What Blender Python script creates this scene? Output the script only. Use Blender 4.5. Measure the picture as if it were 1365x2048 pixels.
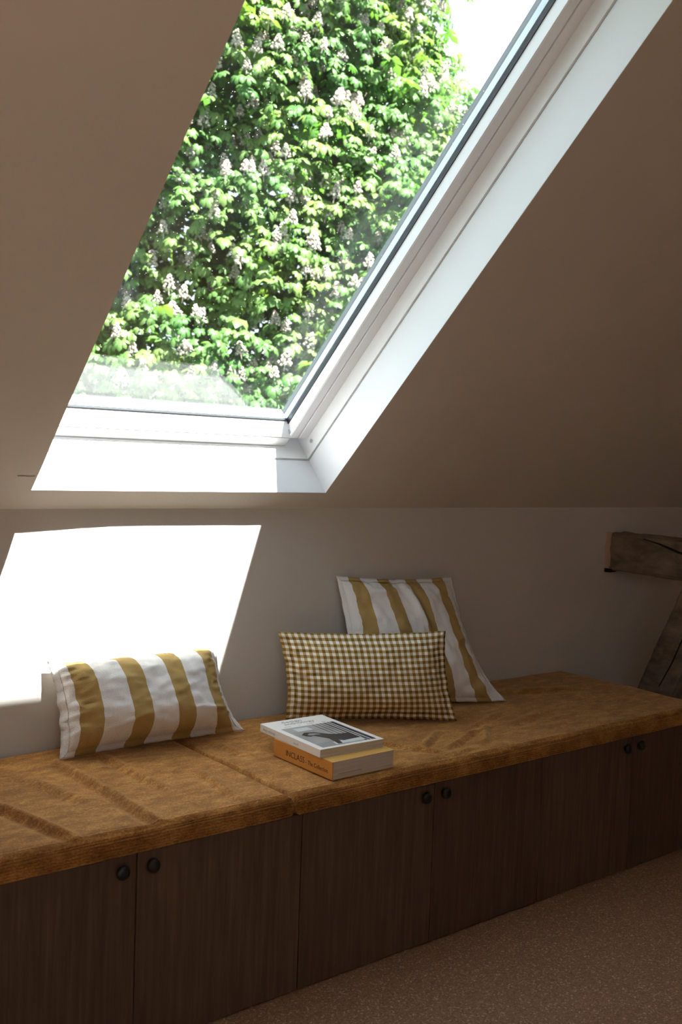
import bpy, bmesh, math, random
import numpy as np
from mathutils import Vector, Matrix, noise as mnoise

for o in list(bpy.data.objects):
    bpy.data.objects.remove(o)
sc = bpy.context.scene
COL = sc.collection

# ------------------------------------------------------------------ camera
YAW, PITCH, ROLL = 0.6692978, -0.0529788, 0.0363446
CAM = Vector((0.0, -2.428765, 1.219709))
FPX = 2020.19
fw = Vector((math.sin(YAW)*math.cos(PITCH), math.cos(YAW)*math.cos(PITCH), math.sin(PITCH)))
rt = Vector((math.cos(YAW), -math.sin(YAW), 0))
up = rt.cross(fw)
cr, sr = math.cos(ROLL), math.sin(ROLL)
rt, up = rt*cr+up*sr, up*cr-rt*sr
cd = bpy.data.cameras.new('camera')
cam = bpy.data.objects.new('camera', cd); COL.objects.link(cam)
cam.matrix_world = Matrix(((rt.x, up.x, -fw.x, CAM.x), (rt.y, up.y, -fw.y, CAM.y), (rt.z, up.z, -fw.z, CAM.z), (0, 0, 0, 1)))
cd.sensor_fit = 'VERTICAL'; cd.sensor_height = 36; cd.sensor_width = 24
cd.lens = FPX*36/2048
cd.clip_start = 0.02; cd.clip_end = 300
cd.dof.use_dof = True; cd.dof.focus_distance = 2.75; cd.dof.aperture_fstop = 5.6
sc.camera = cam

# ------------------------------------------------------------------ sky, sun, exposure
SUN_DIR = Vector((-0.155, 0.53, -1.0)).normalized()
world = bpy.data.worlds.new('hazy_sky'); sc.world = world; world.use_nodes = True
bg = world.node_tree.nodes['Background']
bg.inputs['Color'].default_value = (0.78, 0.92, 1.08, 1)
bg.inputs['Strength'].default_value = 1.0
sl = bpy.data.lights.new('sun', 'SUN'); sl.energy = 24.0; sl.angle = math.radians(0.6); sl.color = (1.0, 0.975, 0.94)
sun = bpy.data.objects.new('sun', sl); COL.objects.link(sun)
sun.rotation_euler = SUN_DIR.to_track_quat('-Z', 'Y').to_euler(); sun.location = (3, -6, 12)
vs = sc.view_settings
sc.display_settings.display_device = 'sRGB'
vs.view_transform = 'Standard'; vs.look = 'None'; vs.gamma = 1.0; vs.use_curve_mapping = False
vs.exposure = 1.6
sc.cycles.use_denoising = True
sc.cycles.max_bounces = 14; sc.cycles.diffuse_bounces = 8; sc.cycles.glossy_bounces = 4
sc.cycles.transparent_max_bounces = 24; sc.cycles.sample_clamp_indirect = 6.0

# ------------------------------------------------------------------ scene constants (metres)
ZC = 1.0674            # crease between knee wall and sloping ceiling
TH = math.radians(43.80)
CS, SN = math.cos(TH), math.sin(TH)
XL, XR = 0.9243, 1.8207   # ceiling opening of the skylight
D = 0.6277             # bench front
RIDGE_Y = -2.25
XA, XB = -2.2, 4.6     # gable walls
TMAX = -RIDGE_Y/CS
ZSEAT = 0.46
random.seed(7)
rng = np.random.default_rng(11)

# ------------------------------------------------------------------ materials
MATS = {}
def nmat(name):
    m = bpy.data.materials.new(name); m.use_nodes = True
    nt = m.node_tree; MATS[name] = m
    return m, nt, nt.nodes['Principled BSDF'], nt.nodes['Material Output']
def N(nt, t, **kw):
    n = nt.nodes.new(t)
    for k, v in kw.items():
        if k in n.inputs.keys(): n.inputs[k].default_value = v
        else: setattr(n, k, v)
    return n
def L(nt, a, b): nt.links.new(a, b)
def ramp(nt, fac, stops, interp='LINEAR'):
    r = nt.nodes.new('ShaderNodeValToRGB'); r.color_ramp.interpolation = interp
    els = r.color_ramp.elements
    while len(els) < len(stops): els.new(0.5)
    for e, (p, c) in zip(els, stops):
        e.position = p; e.color = (c[0], c[1], c[2], 1) if len(c) == 3 else c
    L(nt, fac, r.inputs['Fac']); return r
def bump(nt, h, strength, dist, bsdf):
    b = N(nt, 'ShaderNodeBump', Strength=strength, Distance=dist)
    L(nt, h, b.inputs['Height']); L(nt, b.outputs['Normal'], bsdf.inputs['Normal']); return b
def texc(nt, scale=(1, 1, 1), out='Object', rot=(0, 0, 0)):
    t = N(nt, 'ShaderNodeTexCoord'); m = N(nt, 'ShaderNodeMapping'); m.inputs['Scale'].default_value = scale
    m.inputs['Rotation'].default_value = rot
    L(nt, t.outputs[out], m.inputs['Vector']); return m.outputs['Vector']
def mathn(nt, op, a, b=None, c=None):
    n = N(nt, 'ShaderNodeMath', operation=op)
    for i, v in enumerate((a, b, c)):
        if v is None: continue
        if isinstance(v, (int, float)): n.inputs[i].default_value = v
        else: L(nt, v, n.inputs[i])
    return n.outputs[0]
def simple(name, col, rough=0.5, metal=0.0, spec=0.5):
    m, nt, b, o = nmat(name)
    b.inputs['Base Color'].default_value = (*col, 1); b.inputs['Roughness'].default_value = rough
    b.inputs['Metallic'].default_value = metal; b.inputs['Specular IOR Level'].default_value = spec
    return m

def plaster(name, c1, c2):
    m, nt, b, o = nmat(name)
    v = texc(nt)
    n1 = N(nt, 'ShaderNodeTexNoise', Scale=2.2, Detail=4.0); L(nt, v, n1.inputs['Vector'])
    r = ramp(nt, n1.outputs['Fac'], [(0.3, c1), (0.7, c2)]); L(nt, r.outputs['Color'], b.inputs['Base Color'])
    n2 = N(nt, 'ShaderNodeTexNoise', Scale=160.0, Detail=3.0); L(nt, v, n2.inputs['Vector'])
    bump(nt, n2.outputs['Fac'], 0.25, 0.0015, b)
    b.inputs['Roughness'].default_value = 0.9; b.inputs['Specular IOR Level'].default_value = 0.15
plaster('plaster', (0.635, 0.60, 0.545), (0.675, 0.64, 0.58))
plaster('wall_plaster', (0.63, 0.615, 0.585), (0.67, 0.655, 0.62))
plaster('roofing', (0.09, 0.07, 0.06), (0.12, 0.09, 0.07))
simple('white_paint', (0.70, 0.71, 0.725), 0.38)
simple('white_frame', (0.78, 0.79, 0.80), 0.30)
simple('grey_groove', (0.42, 0.42, 0.41), 0.6)
simple('gasket', (0.012, 0.014, 0.02), 0.45)
simple('aluminium', (0.72, 0.76, 0.80), 0.25, 1.0)
simple('bead_grey', (0.58, 0.65, 0.72), 0.35)
simple('cladding', (0.10, 0.105, 0.11), 0.45, 0.6)
simple('grey_plastic', (0.38, 0.40, 0.42), 0.4)

def glass(name, dirt):
    m, nt, b, o = nmat(name); nt.nodes.remove(b)
    tr = N(nt, 'ShaderNodeBsdfTransparent'); tr.inputs['Color'].default_value = (0.982, 0.992, 0.985, 1)
    gl = N(nt, 'ShaderNodeBsdfGlossy', Roughness=0.0)
    lw = N(nt, 'ShaderNodeLayerWeight', Blend=0.5)
    p5 = mathn(nt, 'POWER', lw.outputs['Facing'], 5.0)
    fac = mathn(nt, 'MULTIPLY_ADD', p5, 0.955, 0.042)
    mx = N(nt, 'ShaderNodeMixShader'); L(nt, fac, mx.inputs[0]); L(nt, tr.outputs[0], mx.inputs[1]); L(nt, gl.outputs[0], mx.inputs[2])
    last = mx
    if dirt:
        v = texc(nt)
        vo = N(nt, 'ShaderNodeTexVoronoi', Scale=135.0, Randomness=1.0); L(nt, v, vo.inputs['Vector'])
        sep = N(nt, 'ShaderNodeSeparateColor'); L(nt, vo.outputs['Color'], sep.inputs[0])
        size = mathn(nt, 'MULTIPLY', mathn(nt, 'POWER', sep.outputs[0], 4.0), 0.12)
        dot = mathn(nt, 'LESS_THAN', vo.outputs['Distance'], size)
        ns = N(nt, 'ShaderNodeTexNoise', Scale=3.0, Detail=5.0); L(nt, v, ns.inputs['Vector'])
        haze = mathn(nt, 'MULTIPLY', mathn(nt, 'POWER', ns.outputs['Fac'], 3.0), 0.012)
        f2 = mathn(nt, 'ADD', mathn(nt, 'MULTIPLY', dot, 0.6), haze)
        df = N(nt, 'ShaderNodeBsdfTranslucent'); df.inputs['Color'].default_value = (0.75, 0.78, 0.74, 1)
        m2 = N(nt, 'ShaderNodeMixShader'); L(nt, f2, m2.inputs[0]); L(nt, mx.outputs[0], m2.inputs[1]); L(nt, df.outputs[0], m2.inputs[2])
        last = m2
    L(nt, last.outputs[0], o.inputs['Surface'])
glass('pane_clean', False); glass('pane_dusty', True)

def wood(name, cols, grain=(26, 26, 1.3), rough=0.5, bstr=0.15, scale=3.0):
    m, nt, b, o = nmat(name)
    v = texc(nt, grain)
    n1 = N(nt, 'ShaderNodeTexNoise', Scale=scale, Detail=8.0, Roughness=0.62, Distortion=0.4); L(nt, v, n1.inputs['Vector'])
    oi = N(nt, 'ShaderNodeObjectInfo')
    f = mathn(nt, 'ADD', n1.outputs['Fac'], mathn(nt, 'MULTIPLY', mathn(nt, 'SUBTRACT', oi.outputs['Random'], 0.5), 0.10))
    r = ramp(nt, f, [(0.28, cols[0]), (0.5, cols[1]), (0.74, cols[2])]); L(nt, r.outputs['Color'], b.inputs['Base Color'])
    bump(nt, n1.outputs['Fac'], bstr, 0.002, b)
    b.inputs['Roughness'].default_value = rough
wood('dark_walnut', [(0.064, 0.038, 0.025), (0.104, 0.062, 0.041), (0.160, 0.098, 0.066)])
wood('old_oak', [(0.07, 0.052, 0.036), (0.20, 0.155, 0.115), (0.33, 0.265, 0.20)], grain=(7, 2.2, 5), rough=0.85, bstr=0.9, scale=4.0)
simple('knob_black', (0.012, 0.012, 0.013), 0.38)
simple('raw_plaster', (0.62, 0.45, 0.36), 0.95)
simple('void_dark', (0.01, 0.009, 0.008), 0.9)

def floor_mat():
    m, nt, b, o = nmat('cork_floor')
    v = texc(nt)
    vo = N(nt, 'ShaderNodeTexVoronoi', Scale=300.0); L(nt, v, vo.inputs['Vector'])
    sep = N(nt, 'ShaderNodeSeparateColor'); L(nt, vo.outputs['Color'], sep.inputs[0])
    r = ramp(nt, sep.outputs[0], [(0.0, (0.215, 0.112, 0.062)), (0.45, (0.31, 0.168, 0.096)), (0.90, (0.375, 0.212, 0.124)), (0.985, (0.58, 0.43, 0.30))])
    n1 = N(nt, 'ShaderNodeTexNoise', Scale=700.0, Detail=2.0); L(nt, v, n1.inputs['Vector'])
    mx = N(nt, 'ShaderNodeMix', data_type='RGBA', blend_type='OVERLAY'); mx.inputs[0].default_value = 0.45
    L(nt, r.outputs['Color'], mx.inputs[6]); L(nt, n1.outputs['Color'], mx.inputs[7])
    L(nt, mx.outputs[2], b.inputs['Base Color'])
    n2 = N(nt, 'ShaderNodeTexNoise', Scale=300.0, Detail=4.0); L(nt, v, n2.inputs['Vector'])
    bump(nt, n2.outputs['Fac'], 0.5, 0.002, b)
    b.inputs['Roughness'].default_value = 0.62; b.inputs['Specular IOR Level'].default_value = 0.35
floor_mat()

def velvet():
    m, nt, b, o = nmat('rust_corduroy')
    v = texc(nt)
    n1 = N(nt, 'ShaderNodeTexNoise', Scale=15.0, Detail=9.0, Roughness=0.78, Distortion=0.2); L(nt, texc(nt, (1.0, 2.2, 1)), n1.inputs['Vector'])
    n2 = N(nt, 'ShaderNodeTexNoise', Scale=230.0, Detail=3.0); L(nt, v, n2.inputs['Vector'])
    f = mathn(nt, 'ADD', mathn(nt, 'MULTIPLY', n1.outputs['Fac'], 0.68), mathn(nt, 'MULTIPLY', n2.outputs['Fac'], 0.32))
    r = ramp(nt, f, [(0.39, (0.19, 0.070, 0.015)), (0.5, (0.345, 0.150, 0.036)), (0.62, (0.60, 0.310, 0.088))]); L(nt, r.outputs['Color'], b.inputs['Base Color'])  # nap tone; its pale end also paints highlights and sheen into the colour
    bump(nt, mathn(nt, 'ADD', n2.outputs['Fac'], mathn(nt, 'MULTIPLY', n1.outputs['Fac'], 0.8)), 0.45, 0.0022, b)
    b.inputs['Roughness'].default_value = 0.85; b.inputs['Specular IOR Level'].default_value = 0.2
    b.inputs['Sheen Weight'].default_value = 0.5; b.inputs['Sheen Roughness'].default_value = 0.4
    b.inputs['Sheen Tint'].default_value = (1.0, 0.72, 0.42, 1)
velvet()

def stripes(name, period, off, gold):
    m, nt, b, o = nmat(name)
    tc = N(nt, 'ShaderNodeTexCoord'); sp = N(nt, 'ShaderNodeSeparateXYZ'); L(nt, tc.outputs['UV'], sp.inputs[0])
    fr = mathn(nt, 'FRACT', mathn(nt, 'DIVIDE', mathn(nt, 'ADD', sp.outputs[0], off), period))
    st = mathn(nt, 'LESS_THAN', fr, gold/period)
    wv = N(nt, 'ShaderNodeTexWave', Scale=170.0, Distortion=1.5, Detail=1.0); wv.wave_type = 'BANDS'; wv.bands_direction = 'DIAGONAL'
    L(nt, tc.outputs['UV'], wv.inputs['Vector'])
    nz = N(nt, 'ShaderNodeTexNoise', Scale=420.0, Detail=2.0); L(nt, tc.outputs['UV'], nz.inputs['Vector'])
    g = ramp(nt, wv.outputs['Fac'], [(0.1, (0.38, 0.255, 0.090)), (0.9, (0.54, 0.395, 0.165))])
    w = ramp(nt, nz.outputs['Fac'], [(0.3, (0.74, 0.74, 0.745)), (0.7, (0.88, 0.88, 0.88))])
    mx = N(nt, 'ShaderNodeMix', data_type='RGBA'); L(nt, st, mx.inputs[0]); L(nt, w.outputs['Color'], mx.inputs[6]); L(nt, g.outputs['Color'], mx.inputs[7])
    L(nt, mx.outputs[2], b.inputs['Base Color'])
    h = mathn(nt, 'ADD', mathn(nt, 'MULTIPLY', mathn(nt, 'MULTIPLY', wv.outputs['Fac'], st), 0.6), nz.outputs['Fac'])
    bump(nt, h, 0.5, 0.0015, b)
    b.inputs['Roughness'].default_value = 0.9; b.inputs['Specular IOR Level'].default_value = 0.1
stripes('gold_stripe_linen', 0.1265, -0.035, 0.053)
stripes('gold_stripe_cotton', 0.119, -0.045, 0.050)

def gingham():
    m, nt, b, o = nmat('gold_gingham')
    tc = N(nt, 'ShaderNodeTexCoord'); sp = N(nt, 'ShaderNodeSeparateXYZ'); L(nt, tc.outputs['UV'], sp.inputs[0])
    P = 0.0190
    a = mathn(nt, 'LESS_THAN', mathn(nt, 'FRACT', mathn(nt, 'DIVIDE', sp.outputs[0], P)), 0.5)
    c = mathn(nt, 'LESS_THAN', mathn(nt, 'FRACT', mathn(nt, 'DIVIDE', sp.outputs[1], P)), 0.5)
    s = mathn(nt, 'MULTIPLY', mathn(nt, 'ADD', a, c), 0.5)
    nz = N(nt, 'ShaderNodeTexNoise', Scale=500.0, Detail=2.0); L(nt, tc.outputs['UV'], nz.inputs['Vector'])
    f = mathn(nt, 'ADD', s, mathn(nt, 'MULTIPLY', mathn(nt, 'SUBTRACT', nz.outputs['Fac'], 0.5), 0.22))
    r = ramp(nt, f, [(0.0, (0.90, 0.89, 0.87)), (0.25, (0.88, 0.86, 0.83)), (0.32, (0.53, 0.40, 0.19)), (0.7, (0.48, 0.355, 0.155)), (0.78, (0.26, 0.155, 0.045)), (1.0, (0.22, 0.13, 0.035))])
    L(nt, r.outputs['Color'], b.inputs['Base Color'])
    bump(nt, nz.outputs['Fac'], 0.4, 0.001, b)
    b.inputs['Roughness'].default_value = 0.9; b.inputs['Specular IOR Level'].default_value = 0.1
gingham()
simple('linen_white', (0.72, 0.71, 0.68), 0.9, spec=0.1)
simple('book_orange', (0.62, 0.27, 0.055), 0.5)
simple('book_cover_gold', (0.66, 0.38, 0.10), 0.5)
simple('cover_white', (0.84, 0.84, 0.83), 0.35)
simple('ink_black', (0.02, 0.017, 0.016), 0.5)
simple('ink_grey', (0.30, 0.30, 0.31), 0.5)
simple('ink_dark', (0.035, 0.038, 0.045), 0.35)
simple('ink_pale', (0.62, 0.65, 0.68), 0.35)
def pages():
    m, nt, b, o = nmat('page_edges')
    v = texc(nt, (1, 1, 1))
    n1 = N(nt, 'ShaderNodeTexNoise', Scale=1.0, Detail=3.0); L(nt, texc(nt, (6, 6, 1400)), n1.inputs['Vector'])
    r = ramp(nt, n1.outputs['Fac'], [(0.3, (0.47, 0.42, 0.36)), (0.7, (0.68, 0.63, 0.56))]); L(nt, r.outputs['Color'], b.inputs['Base Color'])
    b.inputs['Roughness'].default_value = 0.8
pages()
def photo_print():
    m, nt, b, o = nmat('grey_photo_print')
    n1 = N(nt, 'ShaderNodeTexNoise', Scale=12.0, Detail=5.0); L(nt, texc(nt), n1.inputs['Vector'])
    r = ramp(nt, n1.outputs['Fac'], [(0.3, (0.26, 0.27, 0.28)), (0.7, (0.46, 0.47, 0.47))]); L(nt, r.outputs['Color'], b.inputs['Base Color'])
    b.inputs['Roughness'].default_value = 0.35
photo_print()

def leafmat():
    m, nt, b, o = nmat('chestnut_leaf'); nt.nodes.remove(b)
    ge = N(nt, 'ShaderNodeNewGeometry')
    n1 = N(nt, 'ShaderNodeTexNoise', Scale=1.6, Detail=3.0); L(nt, ge.outputs['Position'], n1.inputs['Vector'])
    r = ramp(nt, n1.outputs['Fac'], [(0.3, (0.042, 0.112, 0.028)), (0.5, (0.082, 0.152, 0.042)), (0.68, (0.140, 0.195, 0.054))])
    r2 = ramp(nt, n1.outputs['Fac'], [(0.3, (0.050, 0.18, 0.024)), (0.7, (0.14, 0.25, 0.024))])
    df = N(nt, 'ShaderNodeBsdfDiffuse'); L(nt, r.outputs['Color'], df.inputs['Color'])
    tl = N(nt, 'ShaderNodeBsdfTranslucent'); L(nt, r2.outputs['Color'], tl.inputs['Color'])
    gl = N(nt, 'ShaderNodeBsdfGlossy', Roughness=0.42); gl.inputs['Color'].default_value = (0.9, 1, 0.9, 1)
    m1 = N(nt, 'ShaderNodeMixShader'); m1.inputs[0].default_value = 0.45; L(nt, df.outputs[0], m1.inputs[1]); L(nt, tl.outputs[0], m1.inputs[2])
    m2 = N(nt, 'ShaderNodeMixShader'); m2.inputs[0].default_value = 0.012; L(nt, m1.outputs[0], m2.inputs[1]); L(nt, gl.outputs[0], m2.inputs[2])
    L(nt, m2.outputs[0], o.inputs['Surface'])
leafmat()
def petalmat():
    m, nt, b, o = nmat('chestnut_blossom')
    n1 = N(nt, 'ShaderNodeTexNoise', Scale=55.0, Detail=1.0); L(nt, texc(nt), n1.inputs['Vector'])
    r = ramp(nt, n1.outputs['Fac'], [(0.35, (0.29, 0.15, 0.12)), (0.42, (0.36, 0.30, 0.25)), (0.54, (0.41, 0.385, 0.33))]); L(nt, r.outputs['Color'], b.inputs['Base Color'])
    b.inputs['Roughness'].default_value = 0.8
petalmat()
wood('bark', [(0.03, 0.024, 0.018), (0.07, 0.055, 0.04), (0.12, 0.095, 0.07)], grain=(5, 5, 1), rough=0.9)
def lawn():
    m, nt, b, o = nmat('lawn')
    n1 = N(nt, 'ShaderNodeTexNoise', Scale=0.8, Detail=8.0); L(nt, texc(nt), n1.inputs['Vector'])
    r = ramp(nt, n1.outputs['Fac'], [(0.3, (0.05, 0.11, 0.02)), (0.7, (0.11, 0.19, 0.04))]); L(nt, r.outputs['Color'], b.inputs['Base Color'])
    b.inputs['Roughness'].default_value = 0.9
lawn()

# ------------------------------------------------------------------ builders
def wloc(p):
    v = Vector((0, 0, 0))
    while p is not None: v = v + p.location; p = p.parent
    return v
def props(o, label=None, cat=None, group=None, kind=None):
    if label: o['label'] = label
    if cat: o['category'] = cat
    if group: o['group'] = group
    if kind: o['kind'] = kind
    return o
def empty(name, loc, **kw):
    o = bpy.data.objects.new(name, None); o.location = loc; o.empty_display_size = 0.1
    COL.objects.link(o); return props(o, **kw)
def add(name, me, mat, parent=None, smooth=False, origin=None, **kw):
    """me: mesh in world coordinates"""
    base = wloc(parent)
    org = Vector(origin) if origin is not None else base
    if org.length > 0: me.transform(Matrix.Translation(-org))
    if mat: me.materials.append(MATS[mat])
    if smooth: me.polygons.foreach_set('use_smooth', [True]*len(me.polygons))
    o = bpy.data.objects.new(name, me); COL.objects.link(o)
    o.parent = parent; o.location = org-base
    return props(o, **kw)
def frombm(bm, name):
    bmesh.ops.recalc_face_normals(bm, faces=bm.faces)
    me = bpy.data.meshes.new(name); bm.to_mesh(me); bm.free(); return me
def bbox(bm, lo, hi, M=None, bev=0.0, seg=2):
    r = bmesh.ops.create_cube(bm, size=1.0); vs_ = r['verts']
    for v in vs_:
        v.co = Vector([(lo[i]+hi[i])/2+v.co[i]*(hi[i]-lo[i]) for i in range(3)])
    if bev > 0:
        es = list({e for v in vs_ for e in v.link_edges})
        r2 = bmesh.ops.bevel(bm, geom=es, offset=bev, segments=seg, affect='EDGES', profile=0.5)
        vs_ = list({v for f in r2['faces'] for v in f.verts} | {v for v in vs_ if v.is_valid})
    if M:
        for v in vs_: v.co = M(v.co)
    return vs_
def boxmesh(name, lo, hi, M=None, bev=0.0, seg=2):
    bm = bmesh.new(); bbox(bm, lo, hi, M, bev, seg); return frombm(bm, name)
def gridmesh(name, us, vsl, fn, skip=None, uvf=None, close=False):
    nu, nv = len(us), len(vsl)
    verts = [fn(u, v) for u in us for v in vsl]
    faces = []
    for i in range(nu-1):
        for j in range(nv-1):
            if skip and skip((us[i]+us[i+1])/2, (vsl[j]+vsl[j+1])/2): continue
            faces.append((i*nv+j, (i+1)*nv+j, (i+1)*nv+j+1, i*nv+j+1))
    me = bpy.data.meshes.new(name); me.from_pydata([tuple(v) for v in verts], [], faces)
    if uvf:
        uvl = me.uv_layers.new(name='UVMap')
        for lp in me.loops:
            i, j = divmod(lp.vertex_index, nv); uvl.data[lp.index].uv = uvf(us[i], vsl[j])
    me.update(); return me
def lin(a, b, step):
    n = max(1, int(round((b-a)/step))); return [a+(b-a)*i/n for i in range(n+1)]
def fbm(x, y, z=0.0): return mnoise.noise(Vector((x, y, z)))
def sm(a, b, x):
    t = min(1, max(0, (x-a)/(b-a))); return t*t*(3-2*t)

# slope frame: t runs up the rafters, n points out through the roof
def W(p):
    x, t, n = p
    return Vector((x, -t*CS+n*SN, ZC+t*SN+n*CS))
def W2(p):   # the opposite roof slope
    v = W(p); return Vector((v.x, 2*RIDGE_Y-v.y, v.z))

# ------------------------------------------------------------------ room shell
T0, T1 = 0.0705, 1.887    # opening in the ceiling plane
def wall_y(x, z):
    return 0.0035*fbm(x*1.3, z*1.7, 3)+0.0085*sm(1.22, 0.86, x)*sm(0.75, 1.0, z) if z < ZC-0.001 else 0.0
wm = gridmesh('wall_back', lin(XA, XB, 0.08), lin(0, ZC, 0.06), lambda x, z: (x, max(-0.002, wall_y(x, z)) if z < ZC-0.02 else 0.0005, z))
add('wall_back', wm, 'wall_plaster', smooth=True, kind='structure', label='taupe plastered knee wall behind the bench, sunlit at left', origin=None)
add('wall_front', boxmesh('wall_front', (XA, 2*RIDGE_Y-0.1, 0), (XB, 2*RIDGE_Y, ZC)), 'plaster', kind='structure', label='plastered knee wall on the far side of the attic')
def gable(name, x, side):
    bm = bmesh.new()
    pts = [(0, 0), (0, ZC), (RIDGE_Y, ZC+TMAX*SN), (2*RIDGE_Y, ZC), (2*RIDGE_Y, 0)]
    a = [bm.verts.new((x, y, z)) for y, z in pts]; b = [bm.verts.new((x+side*0.1, y, z)) for y, z in pts]
    bm.faces.new(a); bm.faces.new(b)
    for i in range(5): bm.faces.new((a[i], a[(i+1) % 5], b[(i+1) % 5], b[i]))
    add(name, frombm(bm, name), 'plaster', kind='structure', label='plastered gable wall of the attic')
gable('wall_left', XA, -1); gable('wall_right', XB, 1)
add('floor', boxmesh('floor', (XA, 2*RIDGE_Y, -0.12), (XB, 0.10, 0.0)), 'cork_floor', kind='structure', label='speckled brown cork floor in front of the bench')

def brk(a, b, marks, step):
    pts = [a]+sorted(marks)+[b]; out = []
    for p, q in zip(pts, pts[1:]): out += lin(p, q, step)[:-1]
    return out+[b]
def ceiling(name, M, holes, label):
    us = brk(XA, XB, [v for h in holes for v in h], 0.11); ts = brk(0, TMAX, [T0, T1], 0.09)
    def fn(x, t):
        edge = min(sm(0, 0.12, t), sm(0, 0.3, TMAX-t))
        n = 0.004*fbm(x*1.1+5, t*1.3, 1)*edge
        for xl, xr in holes:
            onx = (abs(x-xl) < 1e-6 or abs(x-xr) < 1e-6) and T0-1e-6 <= t <= T1+1e-6
            ont = (abs(t-T0) < 1e-6) and xl-1e-6 <= x <= xr+1e-6
            if onx or ont: n = -0.0005
            if onx and T0+0.02 < t: x += 0.0022*fbm(t*5, x*9, 2)*(1 if x > (xl+xr)/2 else -1)
            if ont and xl+0.02 < x < xr-0.02: t += 0.0016*fbm(x*6, 0.3, 7)
        return M((x, t, n))
    me = gridmesh(name, us, ts, fn, skip=lambda x, t: T0 < t < T1 and any(xl < x < xr for xl, xr in holes))
    add(name, me, 'plaster', smooth=True, kind='structure', label=label)
    us2 = [XA]+[v for xl, xr in holes for v in (xl-0.04, xr+0.04)]+[XB]; ts2 = [-0.25, T0-0.05, 1.80, TMAX+0.3]
    me = gridmesh('roof', us2, ts2, lambda x, t: M((x, t, 0.29)), skip=lambda x, t: T0-0.05 < t < 1.80 and any(xl-0.04 < x < xr+0.04 for xl, xr in holes))
    add('roof', me, 'roofing', kind='structure', label='outer roof covering above the sloping ceiling')
OPP = [-1.55]      # unseen skylight added to the opposite slope for fill light, shifted along the room
ceiling('ceiling', W, [(XL, XR)], 'taupe plastered sloping ceiling around the skylight')
ceiling('ceiling.001', W2, [(XL+d_, XR+d_) for d_ in OPP], 'opposite sloping ceiling of the attic')

def hairline(pts, wd):
    bm = bmesh.new(); n = len(pts); rows = []
    for i, (x, t) in enumerate(pts):
        w_ = wd*max(0.25, math.sin(math.pi*i/(n-1)))
        rows.append([bm.verts.new(W((x, t+a_, n_))) for a_, n_ in ((-w_, -0.0016), (w_, -0.0016), (w_, 0.006), (-w_, 0.006))])
    for p, q in zip(rows, rows[1:]):
        for k in range(4): bm.faces.new((p[k], p[(k+1) % 4], q[(k+1) % 4], q[k]))
    bm.faces.new(rows[0]); bm.faces.new(rows[-1])
    add('hairline_crack', frombm(bm, 'hairline_crack'), 'ink_crack', bpy.data.objects['ceiling'])
simple('ink_crack', (0.30, 0.27, 0.24), 0.9)
hairline([(0.876+0.0085*i, 0.121+0.0024*fbm(i*0.9, 2.0)) for i in range(6)], 0.00035)
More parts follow.
